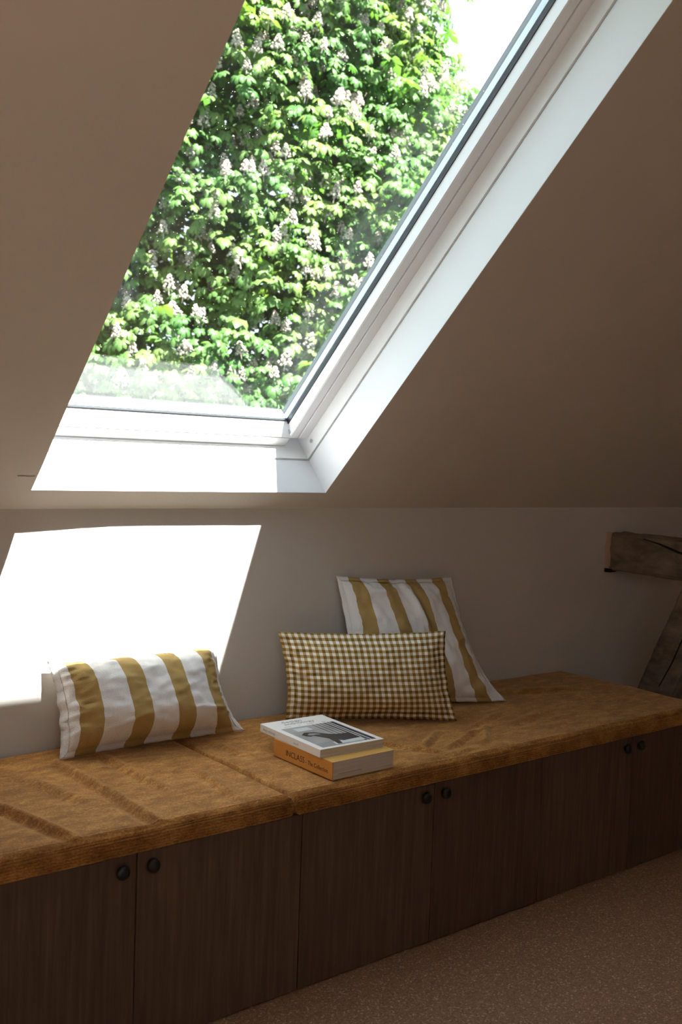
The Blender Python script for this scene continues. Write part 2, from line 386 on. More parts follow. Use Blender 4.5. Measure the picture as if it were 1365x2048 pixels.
# ------------------------------------------------------------------ skylight
XSL, XSR, TS, TST = XL+0.0631, 1.7576, 0.1093, 1.645
TF = 1.690
TG = 0.1335      # bottom edge of the visible glass
def skylight(name, M0, dx, label):
    M = lambda p: M0((p[0]+dx, p[1], p[2]))
    root = empty(name, M((0.5*(XL+XR), T0, 0.0)), kind='structure', label=label)
    bx = lambda nm, lo, hi, mat, par=root, bev=0.0012, **k: add(nm, boxmesh(nm, lo, hi, M, bev), mat, par, **k)
    # lining boards
    bx('lining_board', (XR, T0-0.014, 0.0), (XR+0.014, T1, 0.129), 'white_paint')
    bx('lining_board', (XL-0.014, T0-0.014, 0.0), (XL, T1, 0.129), 'white_paint')
    bx('lining_board', (XL, T0-0.014, 0.0), (XR, T0, 0.129), 'white_paint')
    bm = bmesh.new()
    vs_ = bbox(bm, (XL, 0, 0), (XR, 0.014, 0.187))
    for v in vs_:
        x, t, n = v.co; v.co = M((x, TF+t+(0.187-n)*CS/SN, n))
    add('lining_board', frombm(bm, 'lining_board'), 'white_paint', root)
    # frame with the groove that takes the lining
    FR = [('v', XR), ('v', XL), ('b', T0), ('t', TF)]
    for k, a in FR:
        if k == 'v':
            s = 1 if a == XR else -1
            f = lambda p, s=s, a=a: (a+s*p[0], p[1], p[2])
            q = lambda nm, lo, hi, mat, par=root, bev=0.001, f=f: add(nm, boxmesh(nm, lo, hi, lambda p: M(f(p)), bev), mat, par)
            g = q('frame_groove', (0.007, T0-0.02, 0.127), (0.016, TF+0.02, 0.138), 'grey_groove', bev=0)
            fr = q('frame_jamb', (0.0, T0-0.02, 0.1365), (0.05, TF+0.05, 0.300), 'white_frame')
            q('frame_lip', (-0.0316, TS-0.0008, 0.1845), (0.0, TF, 0.215), 'white_frame', fr)
            sa = q('sash_stile', (-0.0631, TS-0.004, 0.187), (-0.0346, TST+0.03, 0.2352), 'white_frame', bev=0.0010)
            q('sash_bead', (-0.0655, TS+0.004, 0.1885), (-0.0600, TST, 0.1935), 'white_frame', sa)
            q('gasket', (-0.0660, TS, 0.2235), (-0.0620, TST, 0.2351), 'gasket', sa, bev=0)
            q('spacer_bar', (-0.0662, TS, 0.2397), (-0.0340, TST, 0.2578), 'bead_grey', sa, bev=0)
            q('outer_seal', (-0.0470, TS, 0.2622), (-0.0050, TST+0.04, 0.2841), 'gasket', sa, bev=0)
            q('sash_cladding', (-0.0255, TS-0.03, 0.2842), (0.03, TST+0.06, 0.318), 'cladding', sa)
        else:
            s = -1 if k == 'b' else 1
            f = lambda p, s=s, a=a: (p[0], a+s*p[1], p[2])
            q = lambda nm, lo, hi, mat, par=root, bev=0.001, f=f: add(nm, boxmesh(nm, lo, hi, lambda p: M(f(p)), bev), mat, par)
            dlt = -(TS-T0) if k == 'b' else -(TF-TST)
            if k == 'b':
                q('frame_groove', (XL, 0.007, 0.127), (XR, 0.016, 0.138), 'grey_groove', bev=0)
                fr = q('frame_sill', (XL, 0.0, 0.1365), (XR, 0.05, 0.300), 'white_frame')
            else:
                fr = q('frame_head', (XL, 0.0, 0.1875), (XR, 0.10, 0.300), 'white_frame')
            dg = -(TG-T0) if k == 'b' else dlt      # edge of the rail at the pane: the bottom rail is splayed
            bm = bmesh.new(); sec = [(-0.001, 0.1865), (dlt, 0.1865), (dg, 0.2352), (-0.001, 0.2352)]
            ea = [bm.verts.new(M(f((XSL, p_, n_)))) for p_, n_ in sec]; eb = [bm.verts.new(M(f((XSR, p_, n_)))) for p_, n_ in sec]
            bm.faces.new(ea); bm.faces.new(eb)
            for i_ in range(4): bm.faces.new((ea[i_], ea[(i_+1) % 4], eb[(i_+1) % 4], eb[i_]))
            sa = add('sash_rail', frombm(bm, 'sash_rail'), 'white_frame', root)
            q('sash_groove', (XSL, dlt+0.0030, 0.1858), (XSR, dlt+0.0048, 0.1880), 'grey_groove', sa, bev=0)
            q('gasket', (XSL, dg-0.0022, 0.2310), (XSR, dg+0.004, 0.2353), 'gasket', sa, bev=0)
            q('spacer_bar', (XSL, dg-0.0012, 0.2397), (XSR, -0.001, 0.2578), 'bead_grey', sa, bev=0)
            q('outer_seal', (XSL, dg+0.004, 0.2622), (XSR, -0.001, 0.2841), 'gasket', sa, bev=0)
            q('sash_cladding', (XSL-0.016, dlt+0.012, 0.2842), (XSR+0.016, 0.03, 0.318), 'cladding', sa)
    bx('pane', (XSL-0.008, TG-0.008, 0.2355), (XSR+0.008, TST+0.008, 0.2395), 'pane_clean', bev=0, )
    bx('pane', (XSL-0.008, TG-0.008, 0.2580), (XSR+0.008, TST+0.008, 0.2620), 'pane_dusty', bev=0, )
    # screw cap and corner clip
    for s, a in ((1, XR), (-1, XL)):
        bm = bmesh.new()
        bmesh.ops.create_cone(bm, cap_ends=True, segments=28, radius1=0.0085, radius2=0.0078, depth=0.0016, matrix=Matrix.Rotation(math.pi/2, 4, 'Y'))
        for v in bm.verts: v.co = M((a-s*0.0006+v.co.x, 0.1185+v.co.y, 0.1655+v.co.z))
        cap = add('screw_cap', frombm(bm, 'screw_cap'), 'white_frame', root, label='small round white cap over a frame screw')
        bm = bmesh.new()
        bmesh.ops.create_cone(bm, cap_ends=True, segments=28, radius1=0.0062, radius2=0.0062, depth=0.0012, matrix=Matrix.Rotation(math.pi/2, 4, 'Y'))
        for v in bm.verts: v.co = M((a-s*0.0016+v.co.x, 0.1185+v.co.y, 0.1655+v.co.z))
        add('cap_disc', frombm(bm, 'cap_disc'), 'grey_plastic', cap)
        xc = XSR if s > 0 else XSL
        bx('corner_clip', (xc-0.004 if s > 0 else xc, TS, 0.196), (xc if s > 0 else xc+0.004, TS+0.011, 0.213), 'grey_plastic', bev=0.0008)
    return root
skylight('window_1', W, 0.0, 'white framed skylight looking out on the chestnut tree')
skylight('added_fill_window', W2, OPP[0], 'added white framed skylight in the opposite slope, unseen, for fill light')  # out of view, added to brighten the room

# ------------------------------------------------------------------ bench cabinets
DW = 0.41208; X0 = 0.9343-DW*3
def knob_mesh(c):
    prof = [(0.0, 0.0070), (0.003, 0.0066), (0.0045, 0.0090), (0.0065, 0.0130), (0.009, 0.0146), (0.0125, 0.0146), (0.016, 0.0128), (0.0185, 0.0085), (0.0195, 0.0)]
    bm = bmesh.new(); seg = 24; rings = []
    for h, r in prof:
        if r == 0: rings.append([bm.verts.new((c[0], c[1]-h, c[2]))]); continue
        rings.append([bm.verts.new((c[0]+r*math.cos(2*math.pi*i/seg), c[1]-h, c[2]+r*math.sin(2*math.pi*i/seg))) for i in range(seg)])
    for a, b in zip(rings, rings[1:]):
        for i in range(seg):
            if len(b) == 1: bm.faces.new((a[i], a[(i+1) % seg], b[0]))
            else: bm.faces.new((a[i], a[(i+1) % seg], b[(i+1) % seg], b[i]))
    return frombm(bm, 'knob')
CABL = ['low walnut bench cabinet at the far left end of the bench',
        'low walnut bench cabinet beneath the left striped cushion, with two black knobs',
        'low walnut bench cabinet beneath the stack of two books, with two black knobs',
        'low walnut bench cabinet at the dark right end of the bench, with two black knobs']
for k in range(4):
    xa = X0+k*2*DW; xb = xa+2*DW
    root = empty('bench_cabinet', ((xa+xb)/2, -D/2, 0), label=CABL[k], cat='cabinet', group='cabinets under the window bench')
    add('carcass', boxmesh('carcass', (xa+0.0008, -D+0.0195, 0.0), (xb-0.0008, -0.006, 0.4155)), 'dark_walnut', root)
    for j in range(2):
        da, db = xa+j*DW+0.0014, xa+(j+1)*DW-0.0014
        d = add('door', boxmesh('door', (da, -D, 0.004), (db, -D+0.019, 0.4125), None, 0.0009), 'dark_walnut', root,
                origin=((da+db)/2, -D, 0.2))
        kx = db-0.0345 if j == 0 else da+0.0305
        add('knob', knob_mesh((kx, -D, 0.383)), 'knob_black', d, smooth=True, label='round black door knob')

# ------------------------------------------------------------------ seat cushions
def crease_fn(creases):
    def h(x, y):
        z = 0.0
        for (ax, ay, bx_, by, amp, wd) in creases:
            dx, dy = bx_-ax, by-ay; ln = math.hypot(dx, dy)
            s = ((x-ax)*dx+(y-ay)*dy)/(ln*ln)
            if -0.25 < s < 1.25:
                wob = 0.004*fbm(s*2, ax*7, 5)
                d = ((x-ax)*dy-(y-ay)*dx)/ln+wob
                fade = sm(-0.2, 0.2, s)*sm(1.2, 0.85, s)
                q = d/wd
                if abs(q) < 4: z += amp*fade*(-q*math.exp(-0.5*q*q)*1.1+0.6*math.exp(-0.5*((q+1.4)/0.7)**2))
        return z
    return h
def seat_cushion(xa, xb, creases, label):
    hf = crease_fn(creases)
    # profile: list of (y, z, topness)
    prof = []
    yb, yf, zb, zt = -0.012, -D-0.014, 0.4165, ZSEAT-0.001
    for i in range(5): prof.append((yb+(yf+0.012-yb)*i/4, zb, 0))
    rib = 0.0060
    # front curve as arc length, with ribs
    curve = []
    R1, R2 = 0.008, 0.011
    for i in range(9):
        a = -math.pi/2-i/8*math.pi/2; curve.append((yf+R1+R1*math.cos(a), zb+R1+R1*math.sin(a)))
    for i in range(1, 17):
        a = math.pi-i/16*math.pi/2; curve.append((yf+R2+R2*math.cos(a), zt-R2+R2*math.sin(a)))
    curve += [(yf+R2+0.005*i, zt) for i in range(1, 7)]
    cl = [0]
    for p, q in zip(curve, curve[1:]): cl.append(cl[-1]+math.hypot(q[0]-p[0], q[1]-p[1]))
    n = int(cl[-1]/rib*10)
    for i in range(1, n+1):
        s = cl[-1]*i/n
        k = max(j for j in range(len(cl)) if cl[j] <= s+1e-9); k = min(k, len(cl)-2)
        f = (s-cl[k])/(cl[k+1]-cl[k]); y = curve[k][0]+f*(curve[k+1][0]-curve[k][0]); z = curve[k][1]+f*(curve[k+1][1]-curve[k][1])
        ty, tz = curve[k+1][0]-curve[k][0], curve[k+1][1]-curve[k][1]; l = math.hypot(ty, tz); ny, nz = -tz/l, ty/l
        ph = abs(math.sin(math.pi*s/rib))**1.5; am = 0.0050*(0.40+0.60*sm(cl[-1], cl[-1]-0.035, s))
        prof.append((y+ny*am*(ph-1), z+nz*am*(ph-1), min(1, max(0, (z-zb-0.012)/(zt-zb-0.012)))))
    ys = curve[-1][0]
    m = 120
    for i in range(1, m+1): prof.append((ys+(yb-0.010-ys)*i/m, zt, 1))
    for i in range(1, 5):
        a = math.pi/2-i/4*math.pi/2; prof.append((yb-0.010+0.010*math.cos(a), zt-0.010+0.010*math.sin(a), 0.8))
    xs = lin(xa, xb, 0.0052); P = len(prof)
    verts = []
    for x in xs:
        e = min(x-xa, xb-x); ef = math.sqrt(max(0, 1-(1-min(1, e/0.010))**2))
        for (y, z, tp) in prof:
            und = 0.0030*fbm(x*3.2, y*3.0, 2)+0.0022*fbm(x*9, y*7, 4)+hf(x, y)
            edge = sm(-D-0.014, -D+0.05, y)*0.75+0.25
            zz = z+tp*(und*edge)
            if y < -D+0.02: zz += tp*0.0012*fbm(x*14, 1.0, 8); y = y+0.0016*fbm(x*10, z*4, 6)
            zm = zb+0.018
            zz = zm+(zz-zm)*(0.25+0.75*ef)
            if y < -D+0.01: y = y+(1-ef)*0.010
            xx = x+(-1 if x-xa < xb-x else 1)*(-0.0)
            verts.append((xx, y, zz))
    faces = []
    for i in range(len(xs)-1):
        for j in range(P):
            faces.append((i*P+j, (i+1)*P+j, (i+1)*P+(j+1) % P, i*P+(j+1) % P))
    faces.append(tuple(range(P))); faces.append(tuple((len(xs)-1)*P+j for j in reversed(range(P))))
    me = bpy.data.meshes.new('seat_cushion'); me.from_pydata(verts, [], faces); me.update()
    bm = bmesh.new(); bm.from_mesh(me); bmesh.ops.recalc_face_normals(bm, faces=bm.faces); bm.to_mesh(me); bm.free()
    return add('seat_cushion', me, 'rust_corduroy', smooth=True, label=label, cat='cushion', origin=((xa+xb)/2, -D/2, 0.4165), group='rust corduroy seat cushions')
# creases: (x,y) start, (x,y) end, height, width
CR_L = [(0.74, -0.33, 0.80, -0.60, 0.0090, 0.010), (0.965, -0.14, 0.985, -0.60, 0.0085, 0.010), (1.08, -0.14, 1.09, -0.42, 0.0062, 0.010),
        (1.22, -0.36, 1.20, -0.56, 0.005, 0.010), (0.86, -0.22, 0.90, -0.40, 0.005, 0.014), (0.62, -0.15, 0.70, -0.4, 0.006, 0.012), (0.30, -0.2, 0.35, -0.55, 0.006, 0.012)]
CR_R = [(1.84, -0.50, 1.98, -0.41, 0.0065, 0.008), (1.90, -0.54, 2.08, -0.46, 0.0065, 0.008), (2.12, -0.42, 2.28, -0.36, 0.005, 0.009), (1.76, -0.42, 1.84, -0.55, 0.005, 0.010),
        (2.02, -0.56, 2.16, -0.43, 0.006, 0.009), (2.52, -0.18, 2.78, -0.25, 0.005, 0.02), (1.37, -0.15, 1.39, -0.32, 0.003, 0.012), (2.25, -0.47, 2.42, -0.41, 0.005, 0.012), (1.78, -0.60, 1.95, -0.58, 0.004, 0.010)]
SEAM = 1.318
seat_cushion(X0, SEAM-0.0022, CR_L, 'rust corduroy seat cushion on the left, creased, under the striped cushion')
seat_cushion(SEAM+0.0022, 2.988, CR_R, 'long rust corduroy seat cushion on the right, under the books')

# ------------------------------------------------------------------ loose cushions
def pillow(name, BL, BR, TR, TL, size, thick, back, mat, hemmat, label, seed, pinch=0.05, hem=0.012, sag=0.0, wr=0.004, folds=(), zmin=ZSEAT+0.003, ymax=-0.003, uvoff=(0, 0), flat_front=1.0, top_round=0.0, plump=2.6, pr=None):
    BL, BR, TR, TL = map(Vector, (BL, BR, TR, TL))
    ex = ((BR-BL)+(TR-TL)).normalized(); ey = ((TL-BL)+(TR-BR)).normalized()
    nrm = ex.cross(ey).normalized()          # towards the room
    if nrm.y > 0: nrm = -nrm
    w, h = size
    hu, hv = hem/(w/2), hem/(h/2)
    us = [-1, -1+hu*0.5]+[-1+hu+(2-2*hu)*i/56 for i in range(57)]+[1-hu*0.5, 1]
    vsl = [-1, -1+hv*0.5]+[-1+hv+(2-2*hv)*i/44 for i in range(45)]+[1-hv*0.5, 1]
    def base(u, v):
        pu = pr if (pr is not None and u > 0) else pinch
        vq = v+0.15*(1-v*v) if pr is not None and u > 0 else v
        uu = u*(1-pu*(1-vq*vq)); vv = v*(1-pinch*0.9*(1-u*u))
        eb = max(sm(0.8, 1.0, abs(u)), sm(0.8, 1.0, abs(v)))
        uu += eb*0.014*fbm(v*5+seed, u*2, seed+3); vv += eb*0.022*fbm(u*6+seed, v*2, seed+5)
        a, b = (uu+1)/2, (vv+1)/2
        p = (BL*(1-a)+BR*a)*(1-b)+(TL*(1-a)+TR*a)*b
        return p
    def thk(u, v):
        uu, vv = u/(1-hu), v/(1-hv)
        if abs(uu) >= 1 or abs(vv) >= 1: return 0.0
        a = (1-abs(uu)**plump)**0.6*(1-abs(vv)**plump)**0.6
        return a
    def surf(u, v, side):
        p = base(u, v); a = thk(u, v)
        sg = 1+sag*(-v)*(1-abs(v))*1.6
        wrn = wr*(fbm(u*2.3+seed, v*2.0, seed)+0.6*fbm(u*6+seed, v*4.5, seed+9)+0.5*fbm(u*12, v*7+seed, seed+4)+0.25*fbm(u*22, v*15+seed, seed+6))
        edge_p = max(sm(0.55, 0.98, abs(u)), sm(0.55, 0.98, abs(v)))
        puck = wr*1.5*edge_p*fbm(u*11+seed*3, v*11-seed, seed+2)
        for (u0, v0, u1, v1, am, wd) in folds:
            dx, dy = u1-u0, v1-v0; ln = math.hypot(dx, dy); s = ((u-u0)*dx+(v-v0)*dy)/ln**2; d = ((u-u0)*dy-(v-v0)*dx)/ln
            if -0.2 < s < 1.2: wrn += am*math.exp(-(d/wd)**2)*sm(-0.2, 0.15, s)*sm(1.2, 0.85, s)
        off = (thick*a*sg+(wrn+puck)*min(1, a*3)) if side > 0 else -back*a*(1+0.5*wrn/0.01)
        if a == 0: off = side*0.0016+0.002*fbm(u*7+seed, v*7, seed+1)
        p = p+nrm*off
        if side < 0: p = p-nrm*0.0004
        p.z = max(p.z, zmin+(0.0006 if side > 0 else 0.0)); p.y = min(p.y, ymax-(0.0006 if side > 0 else 0.0))
        return p
    root = empty(name, Vector(((BL.x+BR.x)/2, (BL.y+BR.y)/2, ZSEAT)), label=label, cat='cushion', group='loose cushions on the bench')
    uvf = lambda u, v: ((u+1)/2*w+uvoff[0], (v+1)/2*h+uvoff[1])
    inner_u = us[2:-2]; inner_v = vsl[2:-2]
    cov = gridmesh('cover', inner_u, inner_v, lambda u, v: surf(u, v, 1), uvf=uvf)
    add('cover', cov, mat, root, smooth=True)
    bk = gridmesh('back_cover', inner_u, inner_v, lambda u, v: surf(u, v, -1), uvf=uvf)
    add('back_cover', bk, mat, root, smooth=True)
    # hem: a doubled flange around the seam
    bm = bmesh.new(); uvl = bm.loops.layers.uv.new('UVMap')
    ring = [(u, -1) for u in us]+[(1, v) for v in vsl[1:]]+[(u, 1) for u in reversed(us[:-1])]+[(-1, v) for v in reversed(vsl[1:-1])]
    rings = []
    def clampin(q, f): return (max(-1+hu*f, min(1-hu*f, q[0])), max(-1+hv*f, min(1-hv*f, q[1])))
    for f, side, e in ((1.25, 1, 0.0012), (0.55, 1, 0.0024), (0.0, 1, 0.0), (0.55, -1, -0.0024), (1.25, -1, -0.0008)):
        row = []
        for i, q in enumerate(ring):
            uv = clampin(q, f); p = surf(uv[0], uv[1], side)+nrm*(e+0.0006*math.sin(i*2.1+f))
            p.z = max(p.z, zmin); p.y = min(p.y, ymax)
            row.append((bm.verts.new(p), uv))
        rings.append(row)
    m = len(ring)
    for a, b in zip(rings, rings[1:]):
        for i in range(m):
            j = (i+1) % m
            try: fc = bm.faces.new((a[i][0], a[j][0], b[j][0], b[i][0]))
            except ValueError: continue
            for lp, q in zip(fc.loops, (a[i], a[j], b[j], b[i])): lp[uvl].uv = uvf(*q[1])
    me = frombm(bm, 'hem')
    add('hem', me, hemmat, root, smooth=True)
    return root

pillow('striped_cushion', (0.982, -0.118, 0.462), (1.512, -0.128, 0.462), (1.478, -0.018, 0.690), (0.985, -0.018, 0.690), (0.50, 0.30), 0.088, 0.03,
       'gold_stripe_linen', 'gold_stripe_linen', 'plump white and gold striped cushion alone at left, top edge in the sun', 3, pr=0.12, pinch=0.055, sag=0.15, wr=0.007,
       folds=[(-0.55, -0.62, -0.15, -0.45, 0.006, 0.045), (0.2, -0.1, 0.45, 0.1, 0.003, 0.05), (0.35, -0.45, 0.75, -0.5, 0.005, 0.04), (-0.95, 0.2, -0.8, -0.3, 0.005, 0.04)], hem=0.013, plump=3.4)
pillow('square_striped_cushion', (1.905, -0.115, 0.462), (2.412, -0.268, 0.462), (2.335, -0.072, 0.846), (1.896, -0.018, 0.862), (0.50, 0.49), 0.058, 0.045,
       'gold_stripe_cotton', 'gold_stripe_cotton', 'tall square white and gold striped cushion leaning behind the checked one', 8, pr=0.17, pinch=0.06, wr=0.009,
       folds=[(0.02, 1.0, 0.25, -0.4, 0.011, 0.05), (0.14, 1.0, 0.36, -0.4, -0.008, 0.05), (0.50, -0.1, 0.98, 0.05, 0.008, 0.06), (-0.7, 0.9, -0.5, 0.2, 0.005, 0.06), (0.55, -0.85, 0.95, -0.7, 0.009, 0.06)], hem=0.012)
pillow('gingham_cushion', (1.668, -0.098, 0.462), (2.102, -0.357, 0.462), (2.090, -0.305, 0.722), (1.650, -0.070, 0.717), (0.50, 0.29), 0.066, 0.05,
       'gold_gingham', 'gold_gingham', 'oblong gold and white checked cushion standing behind the books', 5, pinch=0.06, sag=0.25, wr=0.006, hem=0.017,
       folds=[(-0.9, 0.6, -0.5, 0.75, 0.004, 0.06), (0.7, 0.9, 0.8, 0.3, 0.004, 0.05)])

# ------------------------------------------------------------------ books
def text_mesh(body, size, M, name, thick=0.0002, align='LEFT', sx=1.0):
    cu = bpy.data.curves.new(name, 'FONT'); cu.body = body; cu.size = size; cu.extrude = thick; cu.align_x = align; cu.resolution_u = 3
    ob = bpy.data.objects.new(name, cu); COL.objects.link(ob)
    dg = bpy.context.evaluated_depsgraph_get(); me = bpy.data.meshes.new_from_object(ob.evaluated_get(dg))
    bpy.data.objects.remove(ob); bpy.data.curves.remove(cu)
    for v in me.vertices: v.co = M(Vector((v.co.x*sx, v.co.y, v.co.z)))
    return me
def rotz(cx, cy, ang):
    ca, sa = math.cos(ang), math.sin(ang)
    return lambda p: Vector((cx+p[0]*ca-p[1]*sa, cy+p[0]*sa+p[1]*ca, p[2]))
# thick orange book; local origin at its front spine corner, x away from the spine, y to the back
zb = 0.4615
MB_ = rotz(1.4545, -0.593, math.radians(0.8))
bw, bl, bh = 0.193, 0.239, 0.0435
book = empty('thick_book', MB_((bw/2, bl/2, zb)), label='thick orange softcover book lying under the white magazine', cat='book')
add('spine', boxmesh('spine', (0, 0, zb), (0.0025, bl, zb+bh), MB_, 0.0008), 'book_orange', book, label='orange spine with dark lettering')
add('cover', boxmesh('cover', (0.001, -0.0005, zb+bh-0.0009), (bw+0.003, bl, zb+bh), MB_), 'book_cover_gold', book)
add('cover', boxmesh('cover', (0.001, -0.0005, zb), (bw+0.002, bl, zb+0.0009), MB_), 'book_cover_gold', book)
pb = add('page_block', boxmesh('page_block', (0.0024, 0.0005, zb+0.0009), (bw, bl-0.001, zb+bh-0.0009), MB_), 'page_edges', book)
add('page_gap', boxmesh('page_gap', (0.020, 0.0001, zb+0.0120), (0.092, 0.0010, zb+0.0127), MB_), 'ink_dark', pb)
MS = lambda p: MB_((-0.0001-p.z, bl-p.x, zb+p.y))
sp_ = text_mesh('INCLASS', 0.0205, lambda p: MS(Vector((p.x+0.052, p.y+0.0135, p.z))), 'lettering', 0.0001)
add('lettering', sp_, 'ink_black', book)
sp_ = text_mesh('\u2013 The Collection', 0.0152, lambda p: MS(Vector((p.x+0.133, p.y+0.0135, p.z))), 'lettering', 0.0001, sx=0.86)
add('lettering', sp_, 'ink_black', book)
# white magazine
zm0 = zb+bh+0.0004
MM = rotz(1.4500, -0.5500, math.radians(-1.6))
mw, ml, mh = 0.194, 0.268, 0.0195
mag = empty('magazine', MM((mw/2, ml/2, zm0)), label='white magazine with a grey photograph on its cover, top of the stack', cat='magazine')
def mz(x): return zm0+mh-0.0035*(1-math.exp(-((x/mw)/0.10)))*0+0.0  # flat top
def mag_cover():
    bm = bmesh.new()
    bbox(bm, (0, 0, zm0), (mw, ml, zm0+0.0006), MM)
    bbox(bm, (0, 0, zm0+mh-0.0006), (mw+0.0008, ml, zm0+mh), MM)
    return frombm(bm, 'cover')
add('cover', mag_cover(), 'cover_white', mag)
add('spine', boxmesh('spine', (-0.0006, 0, zm0), (0.0008, ml, zm0+mh), MM, 0.0005), 'cover_white', mag)
add('page_block', boxmesh('page_block', (0.0007, 0.0008, zm0+0.0006), (mw-0.001, ml-0.0008, zm0+mh-0.0006), MM), 'page_edges', mag)
TOPZ = zm0+mh
def flat(name, pts, mat, parent, lift):
    bm = bmesh.new(); a = [bm.verts.new(MM((x, y, TOPZ+lift))) for x, y in pts]; b = [bm.verts.new(MM((x, y, TOPZ+lift-0.00012))) for x, y in pts]
    bm.faces.new(a); bm.faces.new(b)
    k = len(a)
    for i in range(k): bm.faces.new((a[i], a[(i+1) % k], b[(i+1) % k], b[i]))
    return add(name, frombm(bm, name), mat, parent)
pic = flat('cover_photograph', [(0.016, 0.012), (mw-0.014, 0.012), (mw-0.014, 0.196), (0.016, 0.196)], 'grey_photo_print', mag, 0.00015)
def shape(pts, mat, lift=0.00030): return flat('photo_shape', pts, mat, pic, lift)
px0, px1, py0, py1 = 0.016, mw-0.014, 0.012, 0.196
pp = lambda u, v: (px0+u*(px1-px0), py0+v*(py1-py0))
shape([pp(0.80, 0.0), pp(1.0, 0.0), pp(1.0, 1.0), pp(0.80, 1.0)], 'ink_dark')
for u in (0.58, 0.66, 0.735): shape([pp(u, 0.05), pp(u+0.018, 0.05), pp(u+0.018, 1.0), pp(u, 1.0)], 'ink_dark')
for u in (0.84, 0.90): shape([pp(u, 0.0), pp(u+0.02, 0.0), pp(u+0.02, 1.0), pp(u, 1.0)], 'ink_pale', 0.00045)
shape([pp(0.16, 0.78), pp(0.44, 0.78), pp(0.44, 0.93), pp(0.16, 0.93)], 'ink_pale')
shape([pp(0.0, 0.0), pp(0.40, 0.0), pp(0.55, 0.14), pp(0.55, 0.22), pp(0.0, 0.16)], 'ink_grey')
shape([pp(0.28, 0.03), pp(0.86, 0.05), pp(0.86, 0.17), pp(0.30, 0.15)], 'ink_pale', 0.00045)
arm = [(0.10, 0.62), (0.20, 0.70), (0.36, 0.66), (0.50, 0.50), (0.58, 0.45), (0.80, 0.42), (0.82, 0.16), (0.50, 0.14), (0.46, 0.22), (0.40, 0.04), (0.32, 0.04), (0.36, 0.30), (0.30, 0.42), (0.24, 0.52), (0.18, 0.50), (0.12, 0.54)]
shape([pp(*q) for q in arm], 'ink_dark', 0.00060)
shape([pp(0.17, 0.57), pp(0.24, 0.63), pp(0.34, 0.60), pp(0.40, 0.52), pp(0.30, 0.54), pp(0.22, 0.53)], 'ink_grey', 0.00075)
MT = lambda dx, dy: (lambda p: MM((p.x+dx, p.y+dy, TOPZ+0.0002+p.z)))
add('lettering', text_mesh('design', 0.022, MT(0.050, 0.241), 'lettering', 0.00008, sx=1.15), 'ink_grey', mag)
add('lettering', text_mesh('anthology', 0.022, MT(0.046, 0.222), 'lettering', 0.00008, sx=1.10), 'ink_grey', mag)
for dx, wd in ((0.034, 0.020), (0.078, 0.005), (0.104, 0.024), (0.152, 0.012)):
    flat('print_line', [(dx, 0.2065), (dx+wd, 0.2065), (dx+wd, 0.2085), (dx, 0.2085)], 'ink_grey', mag, 0.00015)
MSP = lambda dx: (lambda p: MM((-0.0007-p.z, ml-p.x-dx, zm0+0.006+p.y)))
add('lettering', text_mesh('design anthology', 0.0095, MSP(0.014), 'lettering', 0.00008, sx=0.9), 'ink_grey', mag)
add('lettering', text_mesh('issue 8', 0.0075, MSP(0.155), 'lettering', 0.00008), 'ink_grey', mag)

# ------------------------------------------------------------------ old timbers
def timber(name, p0, p1, wx, hz, seed, label, cat, ax=(1, 0, 0), rough=0.010, bow=0.0):
    p0, p1 = Vector(p0), Vector(p1); d = (p1-p0); ln = d.length; d.normalize()
    sx = Vector(ax); sx = (sx-d*sx.dot(d)).normalized(); sz = sx.cross(d).normalized()
    nl, nr = 60, 48
    bm = bmesh.new(); rings = []
    for i in range(nl+1):
        f = i/nl; row = []
        for j in range(nr):
            a = 2*math.pi*j/nr+math.pi/4
            c, s = math.cos(a), math.sin(a); m = max(abs(c), abs(s)); k = 1/m
            r = min(k, 1.30)      # squared with waney arrises
            q = p0+d*(ln*f)+sx*(c*r*wx/2)+sz*(s*r*hz/2)+sz*(bow*math.sin(math.pi*f))
            nn = (sx*c+sz*s)
            cc = fbm(f*ln*2.2+seed, a*1.6, seed)*1.0+0.5*fbm(f*ln*9+seed, a*3.0, seed+2)+0.25*fbm(f*ln*30, a*8, seed)
            row.append(bm.verts.new(q+nn*rough*cc))
        rings.append(row)
    for a, b in zip(rings, rings[1:]):
        for j in range(nr): bm.faces.new((a[j], a[(j+1) % nr], b[(j+1) % nr], b[j]))
    bm.faces.new(rings[0]); bm.faces.new(rings[-1])
    root = empty(name, p0, label=label, cat=cat)
    add('timber', frombm(bm, name), 'old_oak', root, smooth=False)
    return root, p0, d, ln, sx, sz
def crack(root, pts, wd):
    bm = bmesh.new(); n = len(pts)
    for i, (p, q) in enumerate(zip(pts, pts[1:])):
        p, q = Vector(p), Vector(q)
        w0 = wd*math.sin(math.pi*(i+0.15)/n); w1 = wd*math.sin(math.pi*min(n-0.1, i+1.0)/n)
        e = Vector((0, 0, 1)); m_ = Vector((-0.002, 0, 0))
        vsx = [bm.verts.new(c) for c in (p-e*w0, q-e*w1, q+e*w1, p+e*w0)]
        vsb = [bm.verts.new(c.co+Vector((0.02, 0, 0))) for c in vsx]
        bm.faces.new(vsx); bm.faces.new(vsb)
        for k in range(4): bm.faces.new((vsx[k], vsx[(k+1) % 4], vsb[(k+1) % 4], vsb[k]))
    add('crack', frombm(bm, 'crack'), 'void_dark', root)
bmr = timber('timber_beam', (3.34, -0.004, 0.895), (3.34, -0.80, 0.880), 0.165, 0.150, 4, 'short weathered old beam jutting from the knee wall at right', 'beam', rough=0.009)
bb = bmr[0]
crack(bb, [(3.246, -0.16, 0.958), (3.246, -0.23, 0.945), (3.246, -0.31, 0.922), (3.246, -0.40, 0.905), (3.248, -0.5, 0.90)], 0.0028)
